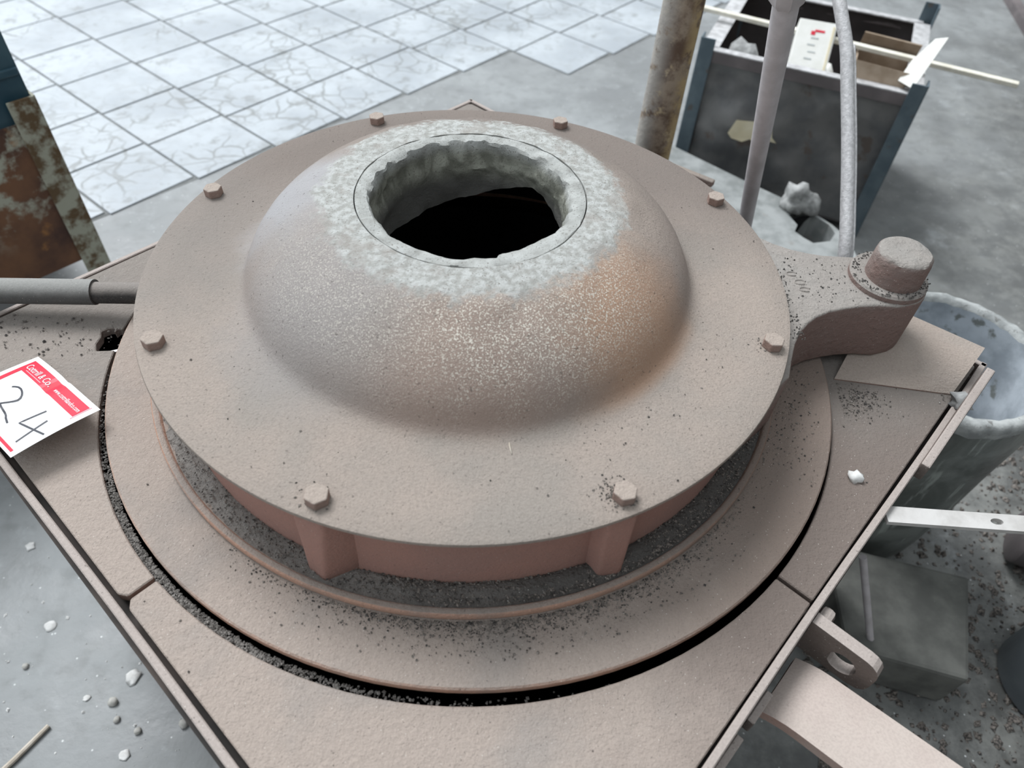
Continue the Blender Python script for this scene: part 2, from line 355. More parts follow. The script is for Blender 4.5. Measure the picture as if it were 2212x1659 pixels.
# ---------------------------------------------------------------- furnace table
TH = math.radians(48.86); n1 = Vector((math.cos(TH), math.sin(TH))); n2 = Vector((-math.sin(TH), math.cos(TH)))
def T(a, b, z=0): v = n1 * a + n2 * b; return (v.x, v.y, z)
TZ = .6980
def table():
    t = thing('furnace_table', 'square dusty iron furnace top with four plates inside a steel rail frame', 'furnace', (0, 0, 0))
    A0, A1, B0, B1 = -.511, .474, -.524, .476; w = .008
    def rail(p, q, nrm, h=.055):
        g = G(); n = 14; V = []
        for i in range(n + 1):
            f = i / n; m = Vector(p).lerp(Vector(q), f); wob = .0012 * math.sin(f * 9 + p[0] * 7)
            off = Vector((nrm[0], nrm[1], 0)); a = m + off * wob
            for dz, do in ((0, 0), (0, w), (-h, w), (-h, 0)): V.append(a - off * do + Vector((0, 0, dz)))
        F = [[i * 4 + k, i * 4 + (k + 1) % 4, i * 4 + 4 + (k + 1) % 4, i * 4 + 4 + k] for i in range(n) for k in range(4)] + [[0, 1, 2, 3], [n * 4 + 3, n * 4 + 2, n * 4 + 1, n * 4]]
        g.add(V, F).make('frame_rail', M_rail, t, bevel=.0012, seg=1)
    rail(T(A0, B0, TZ), T(A0, B1, TZ), (-n1).to_3d())
    rail(T(A0, B0, TZ), T(A1, B0, TZ), (-n2).to_3d())
    rail(T(A1, B0, TZ), T(A1, B1, TZ), n1.to_3d())
    rail(T(A0, B1, TZ), T(A1, B1, TZ), n2.to_3d())
    for (p, q) in (((-.502, -.515), (-.502, .466)), ((-.502, -.512), (.464, -.512)), ((.464, -.512), (.464, .466)), ((-.502, .466), (.464, .466))):
        G().bar(T(*p, .672), T(*q, .672), .026, .006).make('rail_flange', M_casing, t)
    # four top plates, each a quarter of the square with the round mouth cut out
    R = .4635; cx, cy = .0075, -.0065; a0, a1, b0, b1 = -.497, .463, -.513, .466; ja, jb = -.016, -.019; e = .0022
    pz0, pz1 = .684, .6968
    def arc(s0, s1, extra=None):
        out = []
        for i in range(25):
            a = s0 + (s1 - s0) * i / 24; r = R
            out.append((cx + r * math.cos(a), cy + r * math.sin(a)))
        return out
    def edge_ang(u, v):  # angle where the joint line meets the mouth circle
        return math.atan2(v, u)
    for sa, sb in ((-1, -1), (-1, 1), (1, -1), (1, 1)):
        ex, ey = (a0 if sa < 0 else a1), (b0 if sb < 0 else b1)
        gj = ja + e * sa; hj = jb + e * sb
        # circle points in table axes
        ca, cb = cx * n1.x + cy * n1.y, cx * n2.x + cy * n2.y
        s0 = math.atan2(sb * math.sqrt(R * R - (gj - ca) ** 2), gj - ca); s1 = math.atan2(hj - cb, sa * math.sqrt(R * R - (hj - cb) ** 2))
        d = (s1 - s0 + PI) % (2 * PI) - PI
        inner = [(ca + R * math.cos(s0 + d * i / 30), cb + R * math.sin(s0 + d * i / 30)) for i in range(31)]
        if sa < 0 and sb > 0:   # corroded notch in the left plate
            new = []
            for (u, v) in inner:
                x = n1.x * u + n2.x * v; y = n1.y * u + n2.y * v
                new.append((u, v))
            inner = new
        cr = .006
        P = [(gj, ey)] + inner + [(ex, hj)]
        c1 = [(ex, ey - sb * cr), (ex - sa * cr, ey)]
        P = [(gj, ey), *inner, (ex - sa * cr, hj), (ex, hj + sb * cr * 1.5), *c1]
        if sa < 0 and sb > 0:
            # world outline of the bite: between these two inner points
            bite = [(-.4535, -.052), (-.476, -.055), (-.481, -.043), (-.480, -.030), (-.4835, -.020), (-.476, -.013), (-.469, -.012), (-.4665, -.020), (-.464, -.013), (-.4575, -.0135)]
            bite = [(n1.x * x + n1.y * y, n2.x * x + n2.y * y) for x, y in bite]
            k0 = min(range(1, 32), key=lambda i: (Vector(P[i]) - Vector(bite[0])).length); k1 = min(range(1, 32), key=lambda i: (Vector(P[i]) - Vector(bite[-1])).length)
            if k0 < k1: P = P[:k0] + bite + P[k1 + 1:]
            else: P = P[:k1] + bite[::-1] + P[k0 + 1:]
        W_ = [T(u, v)[:2] for u, v in P]
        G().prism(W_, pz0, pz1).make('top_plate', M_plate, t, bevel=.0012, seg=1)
    # bent cover sheet over the right corner
    def cov(u, v):
        # u: 0 at the outer corner side .. 1 towards the lid ; v: 0 rear edge .. 1 front edge
        pa = Vector((.462, -.509)).lerp(Vector((.462, -.36)), u); pb = Vector((.380, -.509)).lerp(Vector((.293, -.385)), u)
        m = pa.lerp(pb, v); z = .6988 + .028 * (1 - v ** 2.6) * (1 - .35 * u)
        return Vector(T(m.x, m.y, z))
    G().grid(cov, 10, 14, (0, 0, -.0022)).make('corner_cover', M_lid, t, auto=.6)
    # sooty casing below the plates
    g = G(); 
    for (p, q) in (((-.49, -.505), (-.49, .458)), ((-.49, -.505), (.455, -.505)), ((.455, -.505), (.455, .458)), ((-.49, .458), (.455, .458))):
        g.bar(T(*p, .33), T(*q, .33), .006, .655)
    g.make('casing', M_casing, t)
    G().lathe([(.335, .02), (.335, .68)], 48).make('lining_shell', M_black, t, smooth=True)
    G().prism([T(-.49, -.505)[:2], T(.455, -.505)[:2], T(.455, .458)[:2], T(-.49, .458)[:2]], .005, .02).make('base_sheet', M_black, t)
    # thin strip seen in the bite
    G().bar((-.482, -.060, .6895), (-.448, -.045, .6895), .004, .004).make('bracing_strip', M_rim, t)
    # lifting lug on the front right rail
    lz, lu = .690, -.024
    prof = [(-.524, .0), (-.583, .0)] + [(-.583 - .017 * math.sin(a), -.017 + .017 * math.cos(a)) for a in (.4, .8, 1.2, PI / 2)] + [(-.600, -.036)] + [(-.583 - .017 * math.sin(a), -.038 + .017 * math.cos(a)) for a in (2.0, 2.5, PI)] + [(-.524, -.056)]
    hole = [(-.568 + .0150 * math.cos(2 * PI * i / 20), -.031 + .0150 * math.sin(2 * PI * i / 20)) for i in range(20)]
    bm = bmesh.new(); ev = []
    def loop(pts): 
        vs = [bm.verts.new(T(lu - .007, p[0], lz + p[1])) for p in pts]; 
        return [bm.edges.new((vs[i], vs[(i + 1) % len(vs)])) for i in range(len(vs))]
    ed = loop(prof) + loop(hole); bmesh.ops.triangle_fill(bm, use_beauty=True, edges=ed)
    ex = bmesh.ops.extrude_face_region(bm, geom=bm.faces[:]); off = Vector(T(.014, 0, 0))
    for v in ex['geom']:
        if isinstance(v, bmesh.types.BMVert): v.co += off
    bmesh.ops.recalc_face_normals(bm, faces=bm.faces)
    me = bpy.data.meshes.new('lifting_lug'); bm.to_mesh(me); bm.free(); link('lifting_lug', me, M_rail, t)
    # weld flange between lug and rail, latch hooks below the rail
    G().bar(T(-.012, -.524, .660), T(-.012, -.540, .660), .028, .05).make('weld_pad', M_rail, t, bevel=.006)
    for u0, u1 in ((-.150, -.112), (-.215, -.168)):
        g = G(); P = [(u0, .668), (u1, .668), (u1, .640), (u1 - .008, .632), (u1 - .014, .640), (u0 + .01, .634), (u0, .645)]
        V = [T(u, -.5255, z) for u, z in P] + [T(u, -.533, z) for u, z in P]; n = len(P)
        g.add(V, [list(range(n)), list(range(n, 2 * n))[::-1]] + [[i, (i + 1) % n, n + (i + 1) % n, n + i] for i in range(n)]).make('latch_hook', M_rail, t, bevel=.001, seg=1)
    # guard bar along the right corner
    G().bar(T(.425, -.529, .716), T(.235, -.5295, .690), .011, .030).make('guard_bar', M_rail, t, bevel=.002)
    return t
TABLE = table()

# loose round ring lying in the mouth of the table
def mouth_ring():
    c = (.011, -.001)
    prof = [(.345, .6955), (.456, .6955), (.458, .6985), (.458, .7065), (.4563, .7082), (.400, .7090), (.345, .7085)]
    o = G().lathe(prof, 128, c, closed=True).make('mouth_ring', M_ring, None, (c[0], c[1], .6955), auto=.7)
    tag(o, 'flat dusty iron ring lying in the round mouth of the furnace table', 'ring')
mouth_ring()

# ---------------------------------------------------------------- lid
ZF = .828
def lid():
    t = thing('furnace_cover', 'dusty domed furnace lid with eight bolts and a round open vent', 'lid', (0, 0, .7095))
    L = MW[t]
    # base ring with raised lip
    prof = [(.335, .7105), (.394, .7100), (.3945, .7185), (.3930, .7203), (.3885, .7205), (.3865, .7190), (.385, .7150), (.372, .7140), (.335, .7140)]
    G().lathe(prof, 128, closed=True).make('base_ring', M_ring, t, auto=.8)
    # upright band
    G().lathe([(.352, .714), (.360, .714), (.359, .735), (.3575, .80), (.3575, .8235), (.350, .8235)], 128, closed=True).make('side_band', M_red, t, auto=.8)
    # dome and flange in one casting
    prof = [(.350, .8225), (.374, .8215), (.3788, .8222), (.3800, .8240), (.3792, .8268), (.3755, .8282), (.345, .8284), (.315, .8288), (.290, .8294), (.277, .8304), (.269, .8322), (.2632, .8358), (.2592, .8420), (.2552, .8510), (.2497, .8615), (.2415, .8730), (.2305, .8850), (.2175, .8962), (.2035, .9062), (.1905, .9138), (.1785, .9200), (.168, .9238), (.158, .9252), (.146, .9262), (.1285, .9268), (.1285, .885)]
    def jit(a, k, r, z):
        if k >= 19:
            f = fbm((math.cos(a) * 2, math.sin(a) * 2, k * .3), 2.2); return r + .0035 * f * (k < 23), z + .0016 * f
        return r, z
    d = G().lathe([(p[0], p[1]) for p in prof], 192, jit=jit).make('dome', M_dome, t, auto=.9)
    # fired clay collar around the vent, separated by a hair crack
    def jc(a, k, r, z):
        v = Vector((math.cos(a), math.sin(a), 0)); f = fbm(v + Vector((0, 0, z * 12)), 3.2, 4); g = fbm(v + Vector((5, 0, z * 9)), 9, 3)
        if k in (0, 1): return r, z + .0008 * g
        am = .0042 if k < 12 else .003
        return r + am * f + .0022 * g - (.004 if -1.25 < a - 2 * PI < -.2 or -1.25 < a < -.2 else 0) * (k > 3), z + (.0022 * g if k < 5 else 0)
    dep = [(-180, .83), (-60, .85), (-20, .86), (10, .862), (30, .862), (50, .884), (70, .868), (90, .851), (110, .841), (130, .835), (150, .83), (180, .83)]  # collar's lower edge shaped after the shadow curve inside the vent
    def zlow(a):
        d = (math.degrees(a) + 180) % 360 - 180
        for (p, u), (q_, v) in zip(dep, dep[1:]):
            if p <= d <= q_: return u + (v - u) * (d - p) / (q_ - p)
        return .83
    jc0 = jc
    def jc(a, k, r, z):
        if k >= 7: zl = zlow(a); z = .904 + (zl - .904) * min(1, (.904 - z) / (.904 - .79))
        return jc0(a, k, r, z)
    prof = [(.1272, .905), (.1272, .9264), (.1245, .9268), (.1185, .9266), (.1140, .9256), (.1118, .9225), (.1106, .915), (.1096, .904), (.1090, .893), (.1085, .880), (.1090, .865), (.110, .85), (.111, .835), (.112, .815), (.113, .79), (.150, .79)]
    co = bpy.data.objects
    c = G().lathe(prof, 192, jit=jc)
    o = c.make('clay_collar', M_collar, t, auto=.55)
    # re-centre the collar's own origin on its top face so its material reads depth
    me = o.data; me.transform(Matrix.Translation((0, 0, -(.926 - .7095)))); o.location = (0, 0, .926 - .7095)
    G().lathe([(.140, .92), (.150, .90), (.20, .86), (.332, .80), (.332, .7105)], 64).make('lid_lining', M_black, t, smooth=True)
    # bolts
    hx = G(); hv = [(.0118 * math.cos(PI / 3 * k), .0118 * math.sin(PI / 3 * k)) for k in range(6)]; hx.prism(hv, 0, .0115)
    b = hx.make('bolt', M_lid, t, world=False, bevel=.0013, seg=2)
    for k in range(8):
        a = math.radians(161.85 - 45 * k); o = b if k == 0 else b.copy()
        if k: COL.objects.link(o); o.parent = t
        o.location = (.36 * math.cos(a), .36 * math.sin(a), .8278 - .7095)
        o.rotation_euler = (random.uniform(-.03, .03), random.uniform(-.03, .03), random.uniform(0, 1))
    # bosses below the bolts on the band
    for k in range(8):
        a = math.radians(161.85 - 45 * k); er = Vector((math.cos(a), math.sin(a))); et = Vector((-er.y, er.x))
        lo = [(-.026, .352), (-.020, .3765), (.002, .3830), (.032, .354)]; hi = [(-.026, .350), (-.022, .3735), (.010, .3735), (.034, .350)]
        V = [(*(er * r + et * s), .7135) for s, r in lo] + [(*(er * r + et * s), .8235) for s, r in hi]
        G().add(V, [[3, 2, 1, 0], [4, 5, 6, 7], [0, 1, 5, 4], [1, 2, 6, 5], [2, 3, 7, 6], [3, 0, 4, 7]]).make('bolt_boss', M_red, t, bevel=.004, seg=3, auto=.9)
    # hinge arm
    bc = Vector((.535, .053)); br = .0505
    bossarc = [(bc.x + br * math.cos(a), bc.y + br * math.sin(a)) for a in [math.radians(d) for d in range(118, -72, -12)]]
    upper = [(.330, .170), (.362, .150), (.382, .131), (.402, .117), (.422, .107), (.442, .101), (.462, .0975), (.485, .0975)]
    lower = [(.535, .0005), (.510, .001), (.486, -.003), (.464, -.009), (.442, -.017), (.425, -.027), (.411, -.040), (.398, -.056), (.387, -.076), (.378, -.100), (.368, -.130), (.33, -.17)]
    P = upper + bossarc + lower
    G().prism(P, .7115, .8005).make('hinge_arm', M_arm, t, bevel=.004, seg=3, auto=.9)
    arm_foot = G(); 
    G().lathe([(.0, .800), (.049, .800), (.049, .8065), (.0465, .8095), (.0, .8095)], 48, (bc.x, bc.y)).make('boss_washer', M_arm, t, auto=.6)
    pc = (.5385, .0495)
    def jp(a, k, r, z): return r, z + (.0012 * fbm((math.cos(a) * r * 60, math.sin(a) * r * 60, 1), 1.4) if k >= 4 else 0)
    G().lathe([(.0355, .800), (.0350, .815), (.0345, .838), (.0335, .8455), (.0300, .8490), (.024, .8497), (.017, .8500), (.009, .8500), (.0005, .8500)], 48, pc, jit=jp).make('pivot_pin', M_arm, t, auto=.7)
    # worn raised casting marks on the arm
    g = G()
    for (mx, my, rx, ry) in ((.411, .052, .0085, .0045), (.4185, .036, .009, .005), (.421, .022, .0085, .0045)):
        V = []; n = 18; F = []
        for i in range(n):
            a = 2 * PI * i / n + .5
            for rr, zz in ((.72, .8003), (.86, .8022), (1.0, .8003)): V.append((mx + rx * rr * math.cos(a), my + ry * rr * math.sin(a), zz))
        for i in range(n - 4):
            j = i + 1
            for k in range(2): F.append([i * 3 + k, j * 3 + k, j * 3 + k + 1, i * 3 + k + 1])
        g.add(V, F)
    g.make('casting_mark', M_arm, t, smooth=True)
    return t
LID = lid()
M_bed = dusty('grit_bed', (.19, .175, .16), (.265, .245, .225), .3, .8, (.20, .185, .17), .9, .9, dirt=(.9, -.2, -.10, .20, .8, (.075, .07, .066)), bsc=300, bst=1.2, lumps=.6)
def jb(a, k, r, z): return r, z + (.0022 * fbm((math.cos(a) * 9, math.sin(a) * 9, r * 60), 2.2, 4) + .0012 * math.exp(-((math.degrees(a) % 360 - 295) / 30) ** 2) * 3) * (1 if 0 < k < 4 else .2)
o = G().lathe([(.357, .7160), (.364, .7185), (.371, .7175), (.378, .7160), (.3855, .7148)], 240, jit=jb).make('gutter_dirt', M_bed, None, (0, 0, .714), smooth=True)
tag(o, 'dark packed dirt filling the gutter around the lid base', 'dirt', kind='stuff')

# ---------------------------------------------------------------- grit
def octas(spots, name, m, label, cat='dirt', loc=(0, 0, 0)):
    V = []; F = []
    for (x, y, z, s) in spots:
        n = len(V); a = random.uniform(0, PI); ca, sa = math.cos(a), math.sin(a); sx, sy, sz = s * random.uniform(.6, 1.3), s * random.uniform(.6, 1.2), s * random.uniform(.5, 1.0)
        for (dx, dy, dz) in ((sx, 0, 0), (-sx, 0, 0), (0, sy, 0), (0, -sy, 0)): V.append((x + ca * dx - sa * dy, y + sa * dx + ca * dy, z + random.uniform(-.2, .3) * sz))
        V += [(x + random.uniform(-.3, .3) * sx, y, z + sz), (x, y, z - sz * .6)]
        F += [[n + a_, n + b_, n + c_] for a_, b_, c_ in ((0, 2, 4), (2, 1, 4), (1, 3, 4), (3, 0, 4), (2, 0, 5), (1, 2, 5), (3, 1, 5), (0, 3, 5))]
    o = link(name, mesh(name, V, F), m, None, loc); return tag(o, label, cat, kind='stuff')
def rnd(a, b): return random.uniform(a, b)
def polar_spots(n, r0, r1, a0, a1, z, s0, s1, bias=None):
    out = []
    while len(out) < n:
        a = math.radians(rnd(a0, a1)); r = rnd(r0, r1)
        if bias and random.random() > bias(math.degrees(a), r): continue
        out.append((r * math.cos(a), r * math.sin(a), z, s0 + (s1 - s0) * random.random() ** 3))
    return out
sp = polar_spots(5200, .3595, .384, -150, 10, .7192, .0005, .0019, lambda a, r: min(1, .12 + math.exp(-((a + 62) / 26) ** 2) + .25 * math.exp(-((a + 110) / 20) ** 2)))
sp += polar_spots(900, .3595, .372, -100, -45, .7205, .0006, .0024)
octas(sp, 'gutter_grit', M_grit, 'black slag grit lying in the gutter around the lid base')
sp = polar_spots(3600, .3955, .412, -130, -25, .7095, .0003, .0012, lambda a, r: math.exp(-((a + 78) / 26) ** 2) * math.exp(-((r - .3955) / .006)))
sp += polar_spots(1500, .396, .436, -150, -15, .7095, .0004, .0016, lambda a, r: math.exp(-((a + 78) / 26) ** 2) * math.exp(-((r - .396) / .018)))
sp += polar_spots(500, .39, .46, -28, 0, .7095, .0004, .0018, lambda a, r: math.exp(-((r - .395) / .05)))
octas(sp, 'ring_grit', M_grit, 'dark crumbs scattered over the mouth ring just outside the lid')
sp = []
for k, (n, rad) in {5: (260, .022), 6: (70, .020), 4: (60, .018)}.items():
    a = math.radians(161.85 - 45 * k); c = Vector((.36 * math.cos(a), .36 * math.sin(a)))
    for i in range(n):
        d = abs(random.gauss(0, .5)) * rad; th = rnd(0, 2 * PI); sp.append((c.x - .006 + d * math.cos(th), c.y + .002 + d * math.sin(th), .8288, rnd(.0004, .0015)))
for i in range(150):
    a = rnd(0, 2 * PI); r = rnd(.27, .37); sp.append((r * math.cos(a), r * math.sin(a), .8292, .0003 + .0012 * random.random() ** 3))
for i in range(110):
    a = math.radians(random.gauss(-45, 14)); r = random.gauss(.295, .02); sp.append((r * math.cos(a), r * math.sin(a), .8298, .0003 + .001 * random.random() ** 2))
octas([q for q in sp if math.hypot(q[0], q[1]) < .374], 'lid_grit', M_grit, 'dark crumbs sprinkled on the lid flange around its bolts')
sp = []
for i in range(700):
    f = random.random(); sp.append((.44 + .09 * f + random.gauss(0, .012), -.055 - .03 * random.random() + random.gauss(0, .012), .6978, .0004 + .0018 * random.random() ** 3))
for i in range(260):
    f = random.random(); sp.append((.645 + random.gauss(0, .016) , -.062 + random.gauss(0, .012), .6985, .0005 + .0022 * random.random() ** 2))
for i in range(260):
    x = rnd(-.62, -.42); sp.append((x, rnd(-.07, .0), .6980, .0004 + .0022 * random.random() ** 3))
for i in range(260):
    a = rnd(-.49, .1); sp.append((*T(rnd(-.49, .45), rnd(-.505, .1))[:2], .6974, .0003 + .0012 * random.random() ** 3))
sp = [q for q in sp if math.hypot(q[0] - .011, q[1]) > .475 and -.49 < q[0] * n1.x + q[1] * n1.y < .45 and -.508 < q[0] * n2.x + q[1] * n2.y < .46]
octas(sp, 'table_grit', M_grit, 'loose dark crumbs lying on the furnace table plates')
sp = []
for _ in range(3200):
    a = math.radians(random.gauss(-128, 17)); r = rnd(.458, .468); sp.append((.009 + r * math.cos(a), -.004 + r * math.sin(a), rnd(.6900, .6930), rnd(.0008, .002)))
octas(sp, 'joint_grit', M_bed, 'dark grit filling the joint around the mouth ring')
sp = [(.535 + (.037 + .012 * random.random()) * math.cos(a), .052 + (.037 + .012 * random.random()) * math.sin(a), .8100, rnd(.0005, .0018)) for a in [rnd(0, 2 * PI) for _ in range(260)]]
sp += [(rnd(.40, .52), rnd(.0, .09), .8010, .0004 + .0014 * random.random() ** 3) for _ in range(150)]
sp += [(rnd(.376, .40), rnd(-.07, .06), .8010, rnd(.0005, .0016)) for _ in range(260)]
octas(sp, 'arm_grit', M_bed, 'grey crumbs heaped around the pin on the hinge arm')

# ---------------------------------------------------------------- lot tag
def lot_tag():
    A = Vector((-.5400, -.0730, .6990)); B = Vector((-.4070, -.1780, .7320)); C = Vector((-.4760, -.2470, .7280)); D = A + (C - B); D.z = .6990
    t = thing('lot_tag', 'white paper lot tag with red border and handwritten number 24', 'tag', (-.50, -.15, .6968))
    def mp(s, tt, h=0):
        p = A.lerp(B, s).lerp(D.lerp(C, s), tt)
        p.z += .0035 * math.sin(PI * s) * (1 - tt) + .002 * math.sin(PI * tt) - .004 * math.exp(-((s - .5 - .03 * tt) / .04) ** 2) + .0012 * math.sin(2 * PI * s) + h
        return p
    G().grid(lambda u, v: mp(u, v), 40, 12, (0, 0, -.0004)).make('paper', M_paper, t, auto=.8)
    def strip(name, s0, s1, t0, t1, m=None, h=.0004, n=24):
        G().grid(lambda u, v: mp(s0 + (s1 - s0) * u, t0 + (t1 - t0) * v, h), n, 4, (0, 0, -.0002)).make(name, m or M_redink, t)
    strip('printed_band', .06, .93, .065, .265); strip('printed_border', .06, .11, .265, .93, n=8); strip('printed_border', .06, .945, .93, .965)
    strip('printed_rule', .935, .945, .05, .30, M_pinkink, n=3)
    strip('printed_subline', .15, .40, .225, .235, M_pinkink, h=.0007)
    def text(body, s0, s1, tb, hh, m, name):
        cu = bpy.data.curves.new('lettering', 'FONT'); cu.body = body; cu.size = 1; ob = bpy.data.objects.new('lettering_source', cu); COL.objects.link(ob)
        bpy.context.view_layer.update(); dg = bpy.context.evaluated_depsgraph_get(); me = bpy.data.meshes.new_from_object(ob.evaluated_get(dg)); bpy.data.objects.remove(ob)
        xs = [v.co.x for v in me.vertices]; x0, x1 = min(xs), max(xs)
        for v in me.vertices: v.co = mp(s0 + (s1 - s0) * (v.co.x - x0) / (x1 - x0), tb - hh * v.co.y, .0008)
        me.name = name; link(name, me, m, t)
    text('Cottrill & Co.', .10, .475, .205, .125, M_paper, 'lettering')
    text('www.cottrillandco.com', .55, .915, .20, .085, M_paper, 'lettering')
    def pen(pts, name='pen_stroke', w=.0011):
        P = []
        for i in range(len(pts) - 1):
            for k in range(6): P.append(mp(*(Vector(pts[i]).lerp(Vector(pts[i + 1]), k / 6)), .0006))
        P.append(mp(*pts[-1], .0006))
        g = G(); V = []; F = []
        for i, p in enumerate(P):
            d = P[min(i + 1, len(P) - 1)] - P[max(i - 1, 0)]; sd = d.cross(Vector((0, 0, 1))).normalized() * w; V += [p + sd, p - sd]
        for i in range(len(P) - 1): F.append([2 * i, 2 * i + 1, 2 * i + 3, 2 * i + 2])
        g.add(V, F).make(name, M_ink, t)
    pen([(.738, .411), (.707, .701), (.961, .605)]); pen([(.842, .477), (.878, .861)])
    pen([(.28, .48), (.30, .455), (.324, .435), (.358, .430), (.388, .439), (.416, .455), (.438, .475), (.455, .505), (.461, .542), (.452, .585), (.437, .626), (.4, .701), (.404, .706), (.45, .72), (.501, .731), (.57, .76), (.64, .788)])
M_paper = simple('tag_paper', (.80, .80, .80), (.84, .84, .84), 20, .5, bst=.05)
M_redink = simple('red_ink', (.62, .022, .05), (.66, .03, .06), 20, .4, bst=.02)
M_pinkink = simple('pink_ink', (.75, .30, .34), (.78, .34, .38), 20, .5, bst=.02)
M_ink = simple('pen_ink', (.035, .035, .045), (.06, .06, .07), 20, .5, bst=.02)
lot_tag()

# ---------------------------------------------------------------- things on and around the table
def pipe():
    t = thing('feed_pipe', 'grey steel pipe with thinner dark end running under the lid', 'pipe', (-.49, .018, .7015))
    y = lambda x: .018 + (x + .44) * .045
    P = [(-1.05, y(-1.05), .722), (-.80, y(-.8), .727), (-.60, y(-.6), .731), (-.492, y(-.492), .733)]
    G().tube(P, [.0168] * 4, 24).make('sleeve', M_pipegrey, t, auto=.7)
    G().tube([(-.498, y(-.498), .732), (-.36, y(-.36), .7345)], .0142, 24).make('inner_pipe', M_pipedark, t, auto=.7)
    return t
pipe()
def flat_bar():
    t = thing('flat_strap', 'pale flat steel strap with one punched hole beside the crucible', 'bar', (.49, -.232, .683))
    a = Vector((.4920, -.2330)); b = Vector((.92, -.2420)); w = .0108; hx = .6195; hr = .0055
    d = (b - a).normalized(); sd = Vector((-d.y, d.x))
    bm = bmesh.new()
    hc = a + d * (hx - a.x)
    def loop(pts):
        vs = [bm.verts.new((p.x, p.y, .690)) for p in pts]; return [bm.edges.new((vs[i], vs[(i + 1) % len(vs)])) for i in range(len(vs))]
    ed = loop([a - sd * w, b - sd * w, b + sd * w, a + sd * w]) + loop([hc + Vector((1.35 * hr * math.cos(2 * PI * i / 16), .75 * hr * math.sin(2 * PI * i / 16))) for i in range(16)])
    bmesh.ops.triangle_fill(bm, use_beauty=True, edges=ed)
    ex = bmesh.ops.extrude_face_region(bm, geom=bm.faces[:])
    for v in ex['geom']:
        if isinstance(v, bmesh.types.BMVert): v.co.z -= .006
    bmesh.ops.recalc_face_normals(bm, faces=bm.faces); me = bpy.data.meshes.new('strap'); bm.to_mesh(me); bm.free()
    link('strap', me, M_barlight, t)
flat_bar()
def lever():
    t = thing('pull_lever', 'broad dusty flat lever sticking out below the front rail', 'lever', T(-.085, -.53, .62))
    def f(u, v):
        b = -.532 - .30 * u; a = -.122 + .074 * v; z = .652 + .028 * u + .006 * math.sin(PI * v) - .010 * (1 - min(1, u / .12)) ** 2
        return Vector(T(a + .002 * u, b, z))
    G().grid(f, 24, 10, (0, 0, -.014)).make('lever_blade', M_handle, t, auto=.6, bevel=0)
lever()
def stub():
    o = G().bar((.330, .575, .640), (.4215, .513, .640), .013, .012).make('rail_stub', M_lid, None, (.38, .545, .634), bevel=.002)
    tag(o, 'short dusty bar end poking out behind the lid by the purple rod', 'bar')
def rust_post():
    g = G(); c = (.329, .679)
    def jit(a, k, r, z): return r + .0012 * fbm((math.cos(a) * 2, math.sin(a) * 2, z * 9), 2), z
    g.lathe([(.0001, 0)] + [(.037, z / 20) for z in range(0, 37)] + [(.0001, 1.8)], 32, c, jit=jit)
    o = g.make('rusty_post', M_rustpost, None, (*c, 0), auto=.8); tag(o, 'thick rusty pipe post with flaking ochre paint behind the lid', 'post')
rust_post()
def rod_a():
    t = thing('steel_rod', 'purple-grey tapering steel rod with a socket head behind the lid', 'rod', (.61, .622, 0))
    b = Vector((.467, .422, .648)); a = Vector((.386, .308, 1.015)); d = (a - b).normalized(); f0 = b - d * (b.z / d.z)
    G().tube([f0, b, b.lerp(a, .5), a + d * .03], [.012, .0128, .0146, .0172], 20).make('shaft', M_rod, t, auto=.5)
    s = a + d * .034
    G().tube([s - d * .012, s, s + d * .02, s + d * .10], [.0165, .0245, .026, .026], 8).make('socket', M_rod, t, auto=.5)
rod_a()
def tube_b():
    t = thing('conduit', 'pale galvanised conduit with a thin wire running up beside the pin', 'tube', (.60, .27, 0))
    f = 1570.8; Cm = cam.location.copy()
    P = [(.600, .268, 0), (.600, .270, .35), (.600, .277, .60), (.598, .287, .664), (.597, .358, .729), (.594, .420, .784), (.5885, .480, .838), (.5825, .536, .889), (.5735, .572, .920), (.566, .598, .943), (.553, .65, .985)]
    # smooth poly
    Q = []
    V = [Vector(p) for p in P]
    for i in range(len(V) - 1):
        p0, p1, p2, p3 = V[max(i - 1, 0)], V[i], V[i + 1], V[min(i + 2, len(V) - 1)]
        for k in range(6):
            s = k / 6; Q.append(.5 * ((2 * p1) + (p2 - p0) * s + (2 * p0 - 5 * p1 + 4 * p2 - p3) * s * s + (3 * p1 - p0 - 3 * p2 + p3) * s ** 3))
    Q.append(V[-1])
    G().tube(Q, .0106, 16).make('pipe', M_galv, t, auto=.7)
    G().tube([q + Vector((.0125, .0, .0)) for q in Q[:44]], .0026, 8).make('wire', M_galv, t, smooth=True)
tube_b()

def crucible():
    c = (.841, .229)
    t = thing('crucible', 'large grey glazed crucible standing on the floor beyond the right table corner', 'crucible', (*c, 0))
    def jit(a, k, r, z): return r + .0035 * fbm((math.cos(a) * 1.5, math.sin(a) * 1.5, z * 4), 2), z + (.003 * fbm((math.cos(a) * 3, math.sin(a) * 3, 2), 3) if z > .47 else 0)
    G().lathe([(.0005, .002), (.10, .001), (.132, .006), (.142, .03), (.150, .10), (.157, .2), (.163, .32), (.167, .42), (.169, .480)], 72, c, jit=jit).make('outer_wall', M_crucible, t, smooth=True)
    G().lathe([(.169, .480), (.1705, .496), (.168, .507), (.160, .510), (.151, .509), (.147, .500)], 72, c, jit=jit).make('rim', M_crucrim, t, smooth=True)
    G().lathe([(.147, .500), (.143, .46), (.138, .36), (.130, .22), (.118, .10), (.08, .05), (.0005, .045)], 72, c, jit=jit).make('inner_wall', M_crucin, t, smooth=True)
crucible()

